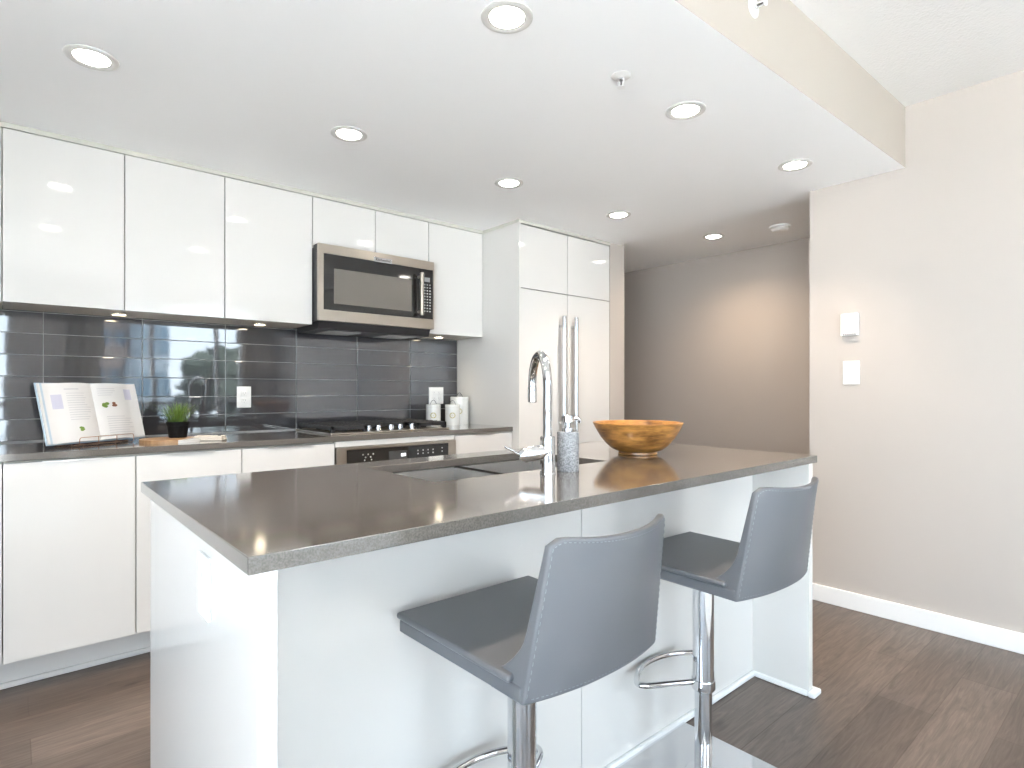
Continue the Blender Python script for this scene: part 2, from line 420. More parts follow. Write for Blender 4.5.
t = tag(obj('countertop', box(NB(), -.47, 2.487, 2.862, YB + .001, .892, CT, .002), M['quartz']),
        'long dark grey quartz worktop along the tiled wall', 'countertop')

# ------------------------------------------------------------------ built-in oven
t = thing('oven', 'built-in stainless oven with black control strip under the gas cooktop', 'oven', (1.658, 3.18, .14))
X0, X1 = 1.2745, 2.0255
bx('body', M['dark'], t, X0 + .004, X1 - .004, 2.8840, 3.46, .141, .856)
fr = NB(); box(fr, X0, X1, 2.8530, 2.8830, .845, .860, .002); box(fr, X0, X0 + .055, 2.8530, 2.8830, .70, .846, .002); box(fr, X1 - .055, X1, 2.8530, 2.8830, .70, .846, .002); box(fr, X0 + .054, X1 - .054, 2.8550, 2.8830, .70, .735, .001)
obj('fascia', fr, M['steel'], t)
cp = bx('control_panel', M['blackglass'], t, X0 + .056, X1 - .056, 2.8520, 2.8820, .736, .844, bev=.001)
bx('display', M['slot'], cp, 1.575, 1.69, 2.8505, 2.8525, .775, .822)
bx('clock', M['clock'], cp, 1.650, 1.680, 2.8500, 2.8522, .79, .806)
for x, z in [(1.42, .815), (1.45, .815), (1.48, .815), (1.435, .80), (1.465, .80), (1.43, .785), (1.47, .785)] + [(1.76 + .034 * i, z) for i in range(4) for z in (.815, .797)] + [(1.925, .82), (1.925, .80)]:
    obj('button', cyl(NB(), (x, 2.8525, z), (x, 2.8508, z), 0.0042, 10), M['mark'], cp)
d = bx('door', M['steel'], t, X0, X1, 2.8530, 2.8830, .145, .696, bev=.003)
bx('door_glass', M['blackglass'], d, X0 + .09, X1 - .09, 2.8510, 2.8790, .24, .58, bev=.002)
hb = cyl(NB(), (X0 + .06, 2.8140, .655), (X1 - .06, 2.8140, .655), .011); 
for x in (X0 + .1, X1 - .1): cyl(hb, (x, 2.8140, .655), (x, 2.8550, .655), .008)
obj('handle', hb, M['steel'], d)
tag(obj('filler_panel', box(NB(), 1.2735, 2.0265, 2.8680, 2.8860, .8615, .8905, .001), M['gloss']),
    'slim white filler strip between the oven and the worktop', 'panel')

# ------------------------------------------------------------------ gas cooktop
t = thing('gas_cooktop', 'five burner gas cooktop with black cast iron grates on the worktop', 'cooktop', (1.66, 3.2, CT))
CX0, CX1, CY0, CY1 = 1.283, 2.042, 2.945, 3.45
bx('base_plate', M['steel'], t, CX0, CX1, CY0, CY1, CT, CT + .010, bev=.003)
def grate(x0, x1, y0, y1):
    bm = NB(); z0, z1 = CT + .030, CT + .046
    b = .010
    for x in (x0 + b, x1 - b): box(bm, x - b, x + b, y0, y1, z0 - .006, z1, .003)
    for y in (y0 + b, y1 - b): box(bm, x0, x1, y - b, y + b, z0 - .006, z1, .003)
    k = max(2, int(round((y1 - y0) / .05)))
    for i in range(1, k): 
        y = y0 + (y1 - y0) * i / k
        box(bm, x0, x1, y - .005, y + .005, z0 + .002, z1 + .003, .002)
    xm = (x0 + x1) / 2; box(bm, xm - .006, xm + .006, y0, y1, z0, z1 + .002, .002)
    for x in (x0 + b, x1 - b):
        for y in (y0 + b, y1 - b): box(bm, x - b, x + b, y - b, y + b, CT + .0095, z0, .002)
    return bm
for nm, a in (('left', (1.292, 1.500, 2.962, 3.435)), ('mid', (1.508, 1.820, 3.075, 3.435)), ('right', (1.828, 2.032, 2.962, 3.435))):
    obj('grate', grate(*a), M['iron'], t)
for (x, y, rr) in ((1.402, 3.08, .038), (1.402, 3.32, .045), (1.661, 3.25, .058), (1.921, 3.08, .034), (1.921, 3.32, .045)):
    bm = lathe(NB(), [(0, 0), (rr, 0), (rr, .008), (rr * .75, .011), (rr * .75, .017), (rr * .6, .020), (0, .020)], (x, y, CT + .0095), 28)
    obj('burner', bm, M['iron'], t)
for x in (1.528, 1.597, 1.672, 1.738, 1.812):
    y = 3.005 + (.012 if x in (1.597, 1.738) else 0)
    k = obj('knob', lathe(NB(), [(0, 0), (.019, 0), (.019, .004), (.0165, .006), (.0155, .028), (.013, .031), (0, .031)], (x, y, CT + .0095), 28), M['chrome_soft'], t)
    bx('knob_pointer', M['dark'], k, x - .002, x + .002, y - .013, y - .002, CT + .040, CT + .0412)

# ------------------------------------------------------------------ wall cabinets
YU = 3.18; ZU0, ZU1 = 1.527, 2.2425
def wall_unit(x0, x1, z0, lab, seams=(), nm='wall_cabinet'):
    t = thing(nm, lab, 'cabinet', ((x0 + x1) / 2, 3.33, z0), group='white gloss wall cabinets')
    bx('body', M['carcass'], t, x0 + .001, x1 - .001, YU + .019, 3.488, z0, 2.245)
    xs = [x0] + list(seams) + [x1]
    for a, b in zip(xs, xs[1:]):
        bx('door', M['gloss'], t, a + .0022, b - .0022, YU, YU + .018, z0 - .001, ZU1, bev=.0012)
    return t
wall_unit(-.445, -.026, ZU0, 'white wall cabinet at the very left edge, only its side edge in view')
wall_unit(-.026, .397, ZU0, 'white gloss wall cabinet above the open cookbook, leftmost full door')
wall_unit(.397, .824, ZU0, 'white gloss wall cabinet above the potted grass')
wall_unit(.824, 1.278, ZU0, 'white gloss wall cabinet directly left of the microwave')
wall_unit(1.278, 2.042, 1.957, 'short two-door white wall cabinet above the microwave', (1.664,))
wall_unit(2.042, 2.486, ZU0, 'white gloss wall cabinet right of the microwave, beside the tall panel')

# puck lights under the wall cabinets
def puck(x, y, lab):
    t = thing('puck_light', lab, 'light', (x, y, ZU0), group='puck lights under the wall cabinets')
    obj('rim', lathe(NB(), [(.030, 0), (.036, 0), (.036, -.004), (.033, -.007), (.028, -.007), (.028, -.003)], (x, y, ZU0 - .0005), 28), M['satin'], t)
    obj('lens', lathe(NB(), [(0, -.0055), (.028, -.0055), (.028, -.002), (0, -.002)], (x, y, ZU0), 28), M['puck'], t)
    ld = bpy.data.lights.new('lamp', 'SPOT'); ld.energy = PUCK_W * 4; ld.color = (1, .84, .62); ld.spot_size = R(130); ld.spot_blend = .8; ld.shadow_soft_size = .025
    lo = bpy.data.objects.new('lamp', ld); COL.objects.link(lo); lo.parent = t; lo.location = (0, 0, -.016)
puck(.395, 3.335, 'lit puck light under the cabinets above the cookbook and plant')
puck(1.044, 3.335, 'lit puck light under the cabinet left of the microwave')
puck(2.23, 3.345, 'lit puck light under the cabinet right of the microwave')

# ------------------------------------------------------------------ over-the-range microwave
t = thing('microwave', 'stainless over-the-range microwave with black glass door', 'microwave', (1.657, 3.3, 1.50))
MX0, MX1, MY, MZ0, MZ1 = 1.281, 2.036, 3.105, 1.545, 1.972
bx('body', M['dark'], t, MX0 + .001, MX1 - .001, MY + .022, 3.47, MZ0, MZ1 - .001)
bm = NB()
for (a, b, c, d_) in ((MX0, MX1, MZ1 - .053, MZ1), (MX0, MX1, MZ0, MZ0 + .062)): box(bm, a, b, MY, MY + .021, c, d_, .0025)
box(bm, MX0, MX0 + .030, MY, MY + .021, MZ0 + .06, MZ1 - .051, .001); box(bm, MX1 - .008, MX1, MY, MY + .021, MZ0 + .06, MZ1 - .051, .001)
df = obj('door_frame', bm, M['steel'], t)
gl = bx('door_glass', M['blackglass'], t, MX0 + .0305, 1.932, MY + .003, MY + .021, MZ0 + .0625, MZ1 - .0535)
bx('door_window', M['window_mesh'], gl, 1.372, 1.872, MY + .0018, MY + .004, 1.645, 1.842, bev=.0006)
cp = bx('control_panel', M['blackglass'], t, 1.9335, MX1 - .0085, MY + .003, MY + .021, MZ0 + .0625, MZ1 - .0535)
bx('display', M['grey_pl'], cp, 1.965, 2.005, MY + .0018, MY + .004, 1.840, 1.868)
for r_ in range(10):
    for c_ in range(3):
        x = 1.962 + c_ * .0195; z = 1.822 - r_ * .0185
        bx('button', M['mark'], cp, x, x + .0095, MY + .002, MY + .004, z - .0035, z + .0035)
hb = cyl(NB(), (1.920, MY - .040, 1.622), (1.920, MY - .040, 1.885), .0125, 20, .003)
for z in (1.645, 1.862): cyl(hb, (1.920, MY - .040, z), (1.920, MY + .004, z), .008, 14)
obj('handle', hb, M['steel'], gl)
bx('badge', M['chrome_soft'], df, 1.615, 1.735, MY - .002, MY + .001, 1.916, 1.944, bev=.0008)
tx = bpy.data.curves.new('badge_lettering', 'FONT'); tx.body = 'KitchenAid'; tx.size = .0215; tx.align_x = 'CENTER'; tx.align_y = 'CENTER'; tx.extrude = .0003
to = bpy.data.objects.new('badge_lettering', tx); COL.objects.link(to)
bpy.context.view_layer.update()
dg = bpy.context.evaluated_depsgraph_get()
tme = bpy.data.meshes.new_from_object(to.evaluated_get(dg)); bpy.data.objects.remove(to); tme.materials.clear(); tme.materials.append(M['slot'])
tme.transform(Matrix.Translation(Vector((1.675, MY - .0024, 1.930)) - t.location) @ Matrix.Rotation(R(90), 4, 'X'))
to = bpy.data.objects.new('badge_lettering', tme); COL.objects.link(to); to.parent = df
bm = prism(NB(), [(0, 0), (.30, 0), (.325, .044), (-.018, .044)], 0, MX1 - MX0 - .03)
bmesh.ops.transform(bm, matrix=Matrix.Translation((MX0 + .015, 3.145, 1.501)) @ Matrix(((0, 0, 1, 0), (1, 0, 0, 0), (0, 1, 0, 0), (0, 0, 0, 1))), verts=bm.verts[:])
vt = obj('vent_hood', bm, M['dark'], t)
for x in (1.38, 1.76): 
    bm = box(NB(), x, x + .2, 3.20, 3.40, 1.497, 1.503)
    for i in range(7): box(bm, x + .01, x + .19, 3.212 + i * .026, 3.220 + i * .026, 1.4945, 1.498)
    obj('grease_filter', bm, M['grey_pl'], vt)

# ------------------------------------------------------------------ tall panel, fridge, cabinet above
tag(obj('tall_end_panel', box(NB(), 2.488, 2.5035, 2.803, 3.488, .001, 2.245, .001), M['gloss']),
    'tall white gloss panel closing the left side of the fridge', 'panel')
FX0, FXM, FX1 = 2.5045, 2.948, 3.404
t = thing('refrigerator', 'tall integrated white refrigerator with two doors and long chrome bars', 'refrigerator', (2.95, 3.15, 0.001))
bx('body', M['carcass'], t, FX0, FX1, 2.832, 3.48, .001, 1.823)
for (a, b, hx) in ((FX0, FXM, 2.872), (FXM, FX1, 2.992)):
    d = bx('door', M['gloss'], t, a + .0018, b - .0018, 2.81, 2.830, .782, 1.823, bev=.0012)
    hb = cyl(NB(), (hx, 2.768, .86), (hx, 2.768, 1.668), .0155, 20, .003)
    for z in (.93, 1.60): cyl(hb, (hx, 2.768, z), (hx, 2.812, z), .010, 14)
    obj('handle', hb, M['chrome_soft'], d)
d = bx('freezer_drawer', M['gloss'], t, FX0 + .0018, FX1 - .0018, 2.81, 2.830, .11, .777, bev=.0012)
hb = cyl(NB(), (2.6, 2.768, .70), (3.3, 2.768, .70), .0155, 20, .003)
for x in (2.67, 3.23): cyl(hb, (x, 2.768, .70), (x, 2.812, .70), .010, 14)
obj('handle', hb, M['chrome_soft'], d)
t = thing('overhead_cabinet', 'two-door white cabinet above the tall refrigerator', 'cabinet', (2.95, 3.15, 1.829))
bx('body', M['carcass'], t, FX0, FX1, 2.832, 3.48, 1.829, 2.245)
for (a, b) in ((FX0, FXM), (FXM, FX1)): bx('door', M['gloss'], t, a + .0018, b - .0018, 2.81, 2.830, 1.8285, 2.240, bev=.0012)

# ------------------------------------------------------------------ island
IB = IT - .028
IX0, IX1, IY0, IY1 = .285, 2.320, .922, 1.815
t = thing('kitchen_island', 'white gloss kitchen island under the thick grey quartz top', 'island', (1.3, 1.4, 0))
bx('end_panel', M['gloss'], t, IX0, IX0 + .030, IY0, IY1, 0.001, IB - .0005, bev=.001)
bx('end_panel', M['gloss'], t, IX1 - .032, IX1, IY0, IY1, 0.001, IB - .0005, bev=.001)
for a, b in ((IX0 + .0305, 1.2565), (1.2590, IX1 - .0325)):
    bx('back_panel', M['gloss'], t, a, b, 1.142, 1.160, 0.001, IB - .0005, bev=.0008)
bx('body', M['carcass'], t, IX0 + .031, IX1 - .033, 1.1605, 1.775, .10, .655)
bx('toe_kick', M['gloss'], t, IX0 + .031, IX1 - .033, 1.70, 1.715, .001, .10)
for k in range(4):
    a = IX0 + .031 + k * (IX1 - IX0 - .064) / 4; b = a + (IX1 - IX0 - .064) / 4
    d = bx('door', M['gloss'], t, a + .0015, b - .0015, 1.776, 1.795, .10, IB - .008, bev=.001)
    edge_pull(d, (a + b) / 2, .15, 1.789, IB - .0078)
bm = NB(); sh = .022
box(bm, IX0 + .0305, IX1 - .032, 1.126, 1.1418, 0.001, sh, .006)
box(bm, IX1 - .0475, IX1 - .0322, IY0, 1.13, 0.001, sh, .006)
box(bm, IX1 - .0475, IX1 + .0185, IY0 - .026, IY0 - .0003, 0.001, sh, .006)
box(bm, IX1 + .0002, IX1 + .0185, IY0 - .01, IY1, 0.001, sh, .006)
obj('shoe_moulding', bm, M['trimw'], t)

# worktop with sink cut-out
TX = (.268, 2.337); TY = (.911, 1.851); SXR = (.872, 1.592); SYR = (1.325, 1.726)
bm = NB(); vv = {}
xs = [TX[0], SXR[0], SXR[1], TX[1]]; ys = [TY[0], SYR[0], SYR[1], TY[1]]
for i, x in enumerate(xs):
    for j, y in enumerate(ys):
        for k, z in enumerate((IB, IT)): vv[i, j, k] = bm.verts.new((x, y, z))
for i in range(3):
    for j in range(3):
        if (i, j) == (1, 1): continue
        bm.faces.new([vv[i, j, 1], vv[i + 1, j, 1], vv[i + 1, j + 1, 1], vv[i, j + 1, 1]])
        bm.faces.new([vv[i, j, 0], vv[i, j + 1, 0], vv[i + 1, j + 1, 0], vv[i + 1, j, 0]])
for i in range(3):
    for j in (0, 3): bm.faces.new([vv[i, j, 0], vv[i + 1, j, 0], vv[i + 1, j, 1], vv[i, j, 1]]); bm.faces.new([vv[j, i, 0], vv[j, i + 1, 0], vv[j, i + 1, 1], vv[j, i, 1]])
for a, b in (((1, 1), (2, 1)), ((2, 1), (2, 2)), ((2, 2), (1, 2)), ((1, 2), (1, 1))):
    bm.faces.new([vv[a[0], a[1], 0], vv[b[0], b[1], 0], vv[b[0], b[1], 1], vv[a[0], a[1], 1]])
bmesh.ops.recalc_face_normals(bm, faces=bm.faces[:])
es = [e for e in bm.edges if len(e.link_faces) == 2 and e.calc_face_angle() > .5]
bmesh.ops.bevel(bm, geom=es, offset=.0022, segments=2, profile=.5, affect='EDGES')
tag(obj('island_countertop', bm, M['quartz']), 'thick grey quartz top of the island with the sink cut into it', 'countertop')

# undermount double sink
t = thing('kitchen_sink', 'undermount double basin steel sink set in the island top', 'sink', (1.23, 1.525, .68))
def basin(x0, x1, y0, y1, depth):
    bm = NB(); zt = IB - .0006; zb = zt - depth; e = .014; f = .004
    def ring(ix, z): return [bm.verts.new(p) for p in ((x0 + ix, y0 + ix, z), (x1 - ix, y0 + ix, z), (x1 - ix, y1 - ix, z), (x0 + ix, y1 - ix, z))]
    rs = [ring(-e, zt), ring(0, zt), ring(f, zb + .01), ring(f + .01, zb), ]
    for a, b in zip(rs, rs[1:]):
        for k in range(4): bm.faces.new((a[k], a[(k + 1) % 4], b[(k + 1) % 4], b[k]))
    bm.faces.new(rs[-1])
    bmesh.ops.solidify(bm, geom=bm.faces[:], thickness=.0015)
    return bm
obj('basin', basin(.868, 1.213, 1.318, 1.722, .19), M['sinksteel'], t)
obj('basin', basin(1.243, 1.596, 1.318, 1.722, .19), M['sinksteel'], t)
for x in (1.04, 1.42):
    obj('drain', lathe(NB(), [(0, .002), (.022, .002), (.024, .005), (.042, .004), (.044, 0), (0, 0)], (x, 1.53, IB - .189), 28), M['chrome_soft'], t)

# faucet
FX, FY = 1.209, 1.234
t = thing('kitchen_faucet', 'tall chrome gooseneck faucet behind the island sink', 'faucet', (FX, FY, IT))
obj('body', lathe(NB(), [(0, 0), (.0235, 0), (.0235, .004), (.0222, .006), (.0222, .108), (.020, .113), (.0135, .113), (0, .113)], (FX, FY, IT), 36), M['chrome'], t)
dx, dy = .492, .870
RA = .098
pts = [(FX, FY, IT + .10), (FX, FY, IT + .18), (FX, FY, 1.173)]
for k in range(1, 19):
    a = math.pi * k / 18
    o_ = RA * (1 - math.cos(a)); pts.append((FX + dx * o_, FY + dy * o_, 1.173 + RA * math.sin(a)))
ex, ey = FX + dx * 2 * RA, FY + dy * 2 * RA
pts.append((ex, ey, 1.158))
obj('spout', tube(NB(), pts, .0137, 22), M['chrome'], t)
obj('spray_head', lathe(NB(), [(0, 0), (.013, 0), (.0148, .003), (.0148, .030), (.0140, .033), (.0150, .036), (.0146, .05), (0, .05)], (ex, ey, 1.119), 28), M['chrome_soft'], t)
ld_ = Vector((-.85, .50, -.14)).normalized(); c0 = Vector((FX, FY, .978))
hv = obj('lever_hub', lathe(NB(), [(0, 0), (.0225, 0), (.0225, .060), (.0215, .062), (.0225, .064), (.0225, .070), (.012, .087), (0, .087)], c0, 32, ld_), M['chrome_soft'], t)
p0 = c0 + ld_ * .080; p1 = p0 + Vector((-.60, .36, .38)).normalized() * .058
obj('lever', cyl(NB(), p0, p1, .0042, 14, .002), M['chrome'], hv)

# soap dispenser
SX_, SY_ = 1.303, 1.240
t = thing('soap_dispenser', 'speckled grey stone soap dispenser with chrome pump beside the faucet', 'soap dispenser', (SX_, SY_, IT))
obj('bottle', lathe(NB(), [(0, 0), (.0325, 0), (.034, .002), (.034, .119), (.032, .122), (0, .122)], (SX_, SY_, IT), 40), M['stone'], t)
bm = lathe(NB(), [(0, 0), (.019, 0), (.019, .012), (.009, .015), (.009, .030), (.019, .030), (.020, .032), (.020, .050), (.018, .052), (0, .052)], (SX_, SY_, IT + .1205), 30)
tube(bm, fillet([(SX_, SY_, IT + .162), (SX_ + .036, SY_ - .012, IT + .162), (SX_ + .040, SY_ - .0135, IT + .148)], .008), .0052, 12)
obj('pump', bm, M['chrome'], t)

# wooden bowl
BX, BY = 1.86, 1.395
prof = [(0, 0.006), (.060, .006), (.072, 0), (.076, .002), (.075, .010), (.098, .020), (.122, .040), (.143, .066), (.160, .094), (.1745, .122), (.1735, .124), (.168, .121), (.152, .090), (.133, .062), (.110, .038), (.080, .022), (.040, .016), (0, .015)]
tag(obj('wooden_bowl', lathe(NB(), prof, (BX, BY, IT), 64), M['bowlwood']), 'wide golden brown wooden bowl on the right of the island top', 'bowl')

# outlet on the island end
def outlet(lab, loc, rotz, gang=1):
    t = thing('wall_outlet', lab, 'outlet', loc, (0, 0, rotz))
    hw = .038 + .023 * (gang - 1)
    bx('cover_plate', M['white_pl'], t, -hw, hw, -.006, 0, -.06, .06, bev=.002, world=False)
    for g in range(gang):
        cx = (g - (gang - 1) / 2) * .046
        for s in (-1, 1):
            rc = bx('receptacle', M['white_pl'], t, cx - .017, cx + .017, -.0085, -.004, s * .021 - .014, s * .021 + .014, bev=.003, world=False)
            bm = NB()
            for x in (-.006, .006): box(bm, cx + x - .0012, cx + x + .0012, -.0090, -.006, s * .021 - .002, s * .021 + .007)
            cyl(bm, (cx, -.0090, s * .021 - .008), (cx, -.006, s * .021 - .008), .0022, 10)
            obj('slots', bm, M['grey_pl'], rc, world=False)
    return t
outlet('white outlet set in the left end of the island', (IX0 - .0005, 1.228, .784), R(-90))
outlet('white wall outlet on the tiles right of the potted grass', (1.004, YB - .0005, 1.120), 0)
outlet('wide white double outlet on the tiles above the smallest canister', (2.302, YB - .0005, 1.120), 0, 2)

# ------------------------------------------------------------------ cookbook on its wire stand
BZ = Vector((.300, 3.125, .933))
t = thing('cookbook', 'open white cookbook propped on a wire stand on the worktop', 'book', BZ, (R(-15), 0, R(33)))
def pageblock(sgn):
    bm = NB(); n = 16; W = .221; H = .262
    f, b = [], []
    for i in range(n + 1):
        s = i / n; x = sgn * W * s
        y = -.006 - .017 * math.sin(math.pi * min(1, s * 1.25 + .02)) ** .8 * (1 - s * .55) if s < .78 else -.006 - .017 * max(0, math.sin(math.pi * min(1, s * 1.25 + .02))) ** .8 * (1 - s * .55)
        f.append((x, y)); b.append((x, .0))
    poly = f + list(reversed(b))
    return prism(bm, poly if sgn > 0 else list(reversed(poly)), .004, H)
bx('cover', M['blue'], t, -.226, .226, .0005, .0045, 0, .266, bev=.001, world=False)
for s in (-1, 1):
    pg = obj('page_block', pageblock(s), M['paper'], t, world=False)
    def yat(x):
        q = abs(x) / .221; return -.006 - .017 * max(0, math.sin(math.pi * min(1, q * 1.25 + .02))) ** .8 * (1 - q * .55)
    def patch(bm, x0, x1, z0, z1):
        n = 4
        for i in range(n):
            a = x0 + (x1 - x0) * i / n; b = x0 + (x1 - x0) * (i + 1) / n
            bm.faces.new([bm.verts.new((a, yat(a) - .0007, z0)), bm.verts.new((b, yat(b) - .0007, z0)), bm.verts.new((b, yat(b) - .0007, z1)), bm.verts.new((a, yat(a) - .0007, z1))])
    bm = NB(); rg = random.Random(5 + s)
    if s < 0:
        patch(bm, -.125, -.065, .232, .237)
        for i in range(12): patch(bm, -.12, -.12 + rg.uniform(.07, .10), .215 - i * .0105, .2175 - i * .0105)
    else:
        for i in range(4): patch(bm, .02, .02 + rg.uniform(.05, .09), .235 - i * .010, .2375 - i * .010)
        for i in range(9): patch(bm, .04, .04 + rg.uniform(.09, .14), .105 - i * .0105, .1075 - i * .0105)
    obj('text_lines', bm, M['ink'], pg, world=False)
    bm = NB()
    if s < 0: patch(bm, -.178, -.138, .15, .212)
    else: patch(bm, .15, .188, .185, .235)
    obj('picture_block', bm, M['lav'], pg, world=False)
    if s < 0:
        bm = NB(); patch(bm, -.212, -.204, .004, .262); obj('margin_stripe', bm, M['blue'], pg, world=False)
    def blob(name, cx, cz, rr, mm, k=5):
        bm = NB()
        for i in range(k):
            a = rg.uniform(0, 6.28); d = rr * .55 if k > 1 else 0
            x, z = cx + d * math.cos(a), cz + d * math.sin(a) * .6
            vs = [bm.verts.new((x + rr * .55 * math.cos(j * .785), yat(x) - .0012 - .0001 * i, z + rr * .35 * math.sin(j * .785))) for j in range(8)]
            bm.faces.new(vs)
        obj(name, bm, mm, pg, world=False)
    if s < 0: blob('leaf_picture', -.088, .058, .016, M['green'])
    else:
        blob('leaf_picture', .048, .16, .02, M['green']); blob('food_picture', .085, .162, .017, M['brownp'])
# stand (wire ledge in front, easel leg behind)
t = thing('book_stand', 'thin copper wire stand holding up the open cookbook', 'book stand', (BZ.x, BZ.y, CT), (0, 0, R(33)))
bm = NB(); zz = .0035
def WP(pts, r=.0016, rad=.012): tube(bm, fillet(pts, rad, 5), r, 8)
WP([(-.125, .10, zz), (-.125, -.045, zz), (-.125, -.045, .040), (.125, -.045, .040), (.125, -.045, zz), (.125, .10, zz)])
for x in (-.042, .042): WP([(x, -.045, .040), (x, -.045, zz), (x, .10, zz)])
WP([(-.125, .10, zz), (.125, .10, zz)]); WP([(-.125, -.012, zz + .003), (.125, -.012, zz + .003)])
obj('ledge', bm, M['copper'], t, world=False)
bm = NB(); WP([(-.10, .032, zz), (-.09, .085, .20), (.09, .085, .20), (.10, .032, zz)]); WP([(0, .085, .20), (0, .10, zz)])
obj('easel', bm, M['copper'], t, world=False)

# ------------------------------------------------------------------ board, plant, napkin
CBX, CBY = .570, 3.090
t = thing('serving_board', 'round wood and marble serving board lying on the worktop under the plant', 'serving board', (CBX, CBY, CT))
def disc_part(bm, a0, a1, r, z0, z1, cut):
    pts = [(CBX + r * math.cos(a0 + (a1 - a0) * i / 40), CBY + r * math.sin(a0 + (a1 - a0) * i / 40)) for i in range(41)]
    prism(bm, pts, z0, z1); return bm
th = R(48); base_a = R(-41)
o = obj('wooden_half', disc_part(NB(), base_a + th, base_a + 2 * math.pi - th, .128, CT, CT + .014, 0), M['wood_board'], t)
o = obj('marble_end', disc_part(NB(), base_a - th, base_a + th, .1275, CT, CT + .0138, 0), M['marble'], t); o['label'] = 'pale marble end'
PX, PY, PZ = .603, 3.125, CT + .0142
t = thing('potted_grass', 'small green potted grass in a black pot on the worktop', 'plant', (PX, PY, PZ))
obj('pot', lathe(NB(), [(0, 0), (.036, 0), (.038, .002), (.045, .056), (.0475, .057), (.0485, .074), (.046, .076), (.044, .066), (.034, .062), (0, .062)], (PX, PY, PZ), 36), M['pot'], t)
bm = NB(); rg = random.Random(11)
for i in range(170):
    a = rg.uniform(0, 6.283); rr = .038 * math.sqrt(rg.random()); L = rg.uniform(.08, .120); lean = rg.uniform(.1, .85) * (.35 + rr / .038 * .75)
    p = Vector((PX + rr * math.cos(a), PY + rr * math.sin(a), PZ + .058)); dr = Vector((math.cos(a), math.sin(a), 0)); sd = Vector((-math.sin(a), math.cos(a), 0))
    w = rg.uniform(.0016, .0026); prev = None
    for k in range(6):
        s = k / 5; c = p + dr * (lean * L * s ** 1.7) + Vector((0, 0, L * s * (1 - .18 * lean * s)))
        ww = w * (1 - s * .92)
        cur = (bm.verts.new(c - sd * ww), bm.verts.new(c + dr * ww * .5), bm.verts.new(c + sd * ww))
        if prev:
            bm.faces.new((prev[0], prev[1], cur[1], cur[0])); bm.faces.new((prev[1], prev[2], cur[2], cur[1]))
        prev = cur
obj('grass_blades', bm, M['grass'], t, smooth=60)
t = thing('folded_napkin', 'small cream folded cloth lying right of the round serving board', 'napkin', (.718, 3.025, CT), (0, 0, R(-35)))
bm = NB()
for k in range(3):
    box(bm, -.068 + k * .003, .068 - k * .002, -.032 + k * .002, .032 - k * .003, .0005 + k * .0078, .008 + k * .0078, .0034, 3)
obj('cloth', bm, M['cream'], t, world=False)
bm = NB(); cyl(bm, (.048, -.012, .0235), (.048, -.012, .0262), .008, 16)
obj('button', bm, M['slot'], t, world=False)

# ------------------------------------------------------------------ canisters
def canister(x, y, r, h, lab):
    t = thing('canister', lab, 'canister', (x, y, CT), group='white canisters beside the cooktop')
    obj('can', lathe(NB(), [(0, 0), (r - .001, 0), (r, .0015), (r, h - .02), (0, h - .02)], (0, 0, 0), 40), M['ceramic'], t, world=False)
    lid = obj('lid', lathe(NB(), [(0, h - .0195), (r + .0008, h - .0195), (r + .0008, h - .002), (r - .001, h), (0, h)], (0, 0, 0), 40), M['ceramic'], t, world=False)
    bm = NB(); tube(bm, [(-.026 + .052 * k / 12, 0, h - .001 + .030 * math.sin(math.pi * k / 12) ** .8) for k in range(13)], .0018, 8)
    obj('lid_handle', bm, M['slot'], lid, world=False)
    # printed wreath facing the room
    ang = math.atan2(-y, -x); bm = NB()
    for k in range(14):
        a = 2 * math.pi * k / 14; u = .017 * math.cos(a); v = .017 * math.sin(a) + h * .48
        for s_ in (-1, 1):
            th_ = ang + u / r; q = []
            for j in range(4):
                du = (.0048, 0, -.0048, 0)[j]; dv = (0, .0034, 0, -.0034)[j]
                aa = ang + (u + du + s_ * .001) / r
                q.append(bm.verts.new(((r + .0006) * math.cos(aa), (r + .0006) * math.sin(aa), v + dv)))
            bm.faces.new(q)
    for k in (-1, 0, 1):
        aa0, aa1 = ang - .006 / r, ang + .006 / r
        bm.faces.new([bm.verts.new(((r + .0006) * math.cos(a), (r + .0006) * math.sin(a), h * .48 + k * .004 + d)) for a, d in ((aa0, -.0008), (aa1, -.0008), (aa1, .0008), (aa0, .0008))])
    obj('printed_wreath', bm, M['gold'], t, world=False)
canister(2.186, 3.345, .050, .142, 'smallest white canister with wire handle, directly right of the cooktop')
canister(2.296, 3.275, .050, .140, 'white canister with gold print, in front of the tallest canister')
canister(2.405, 3.345, .064, .192, 'tallest white canister with gold print, rearmost beside the tall panel')

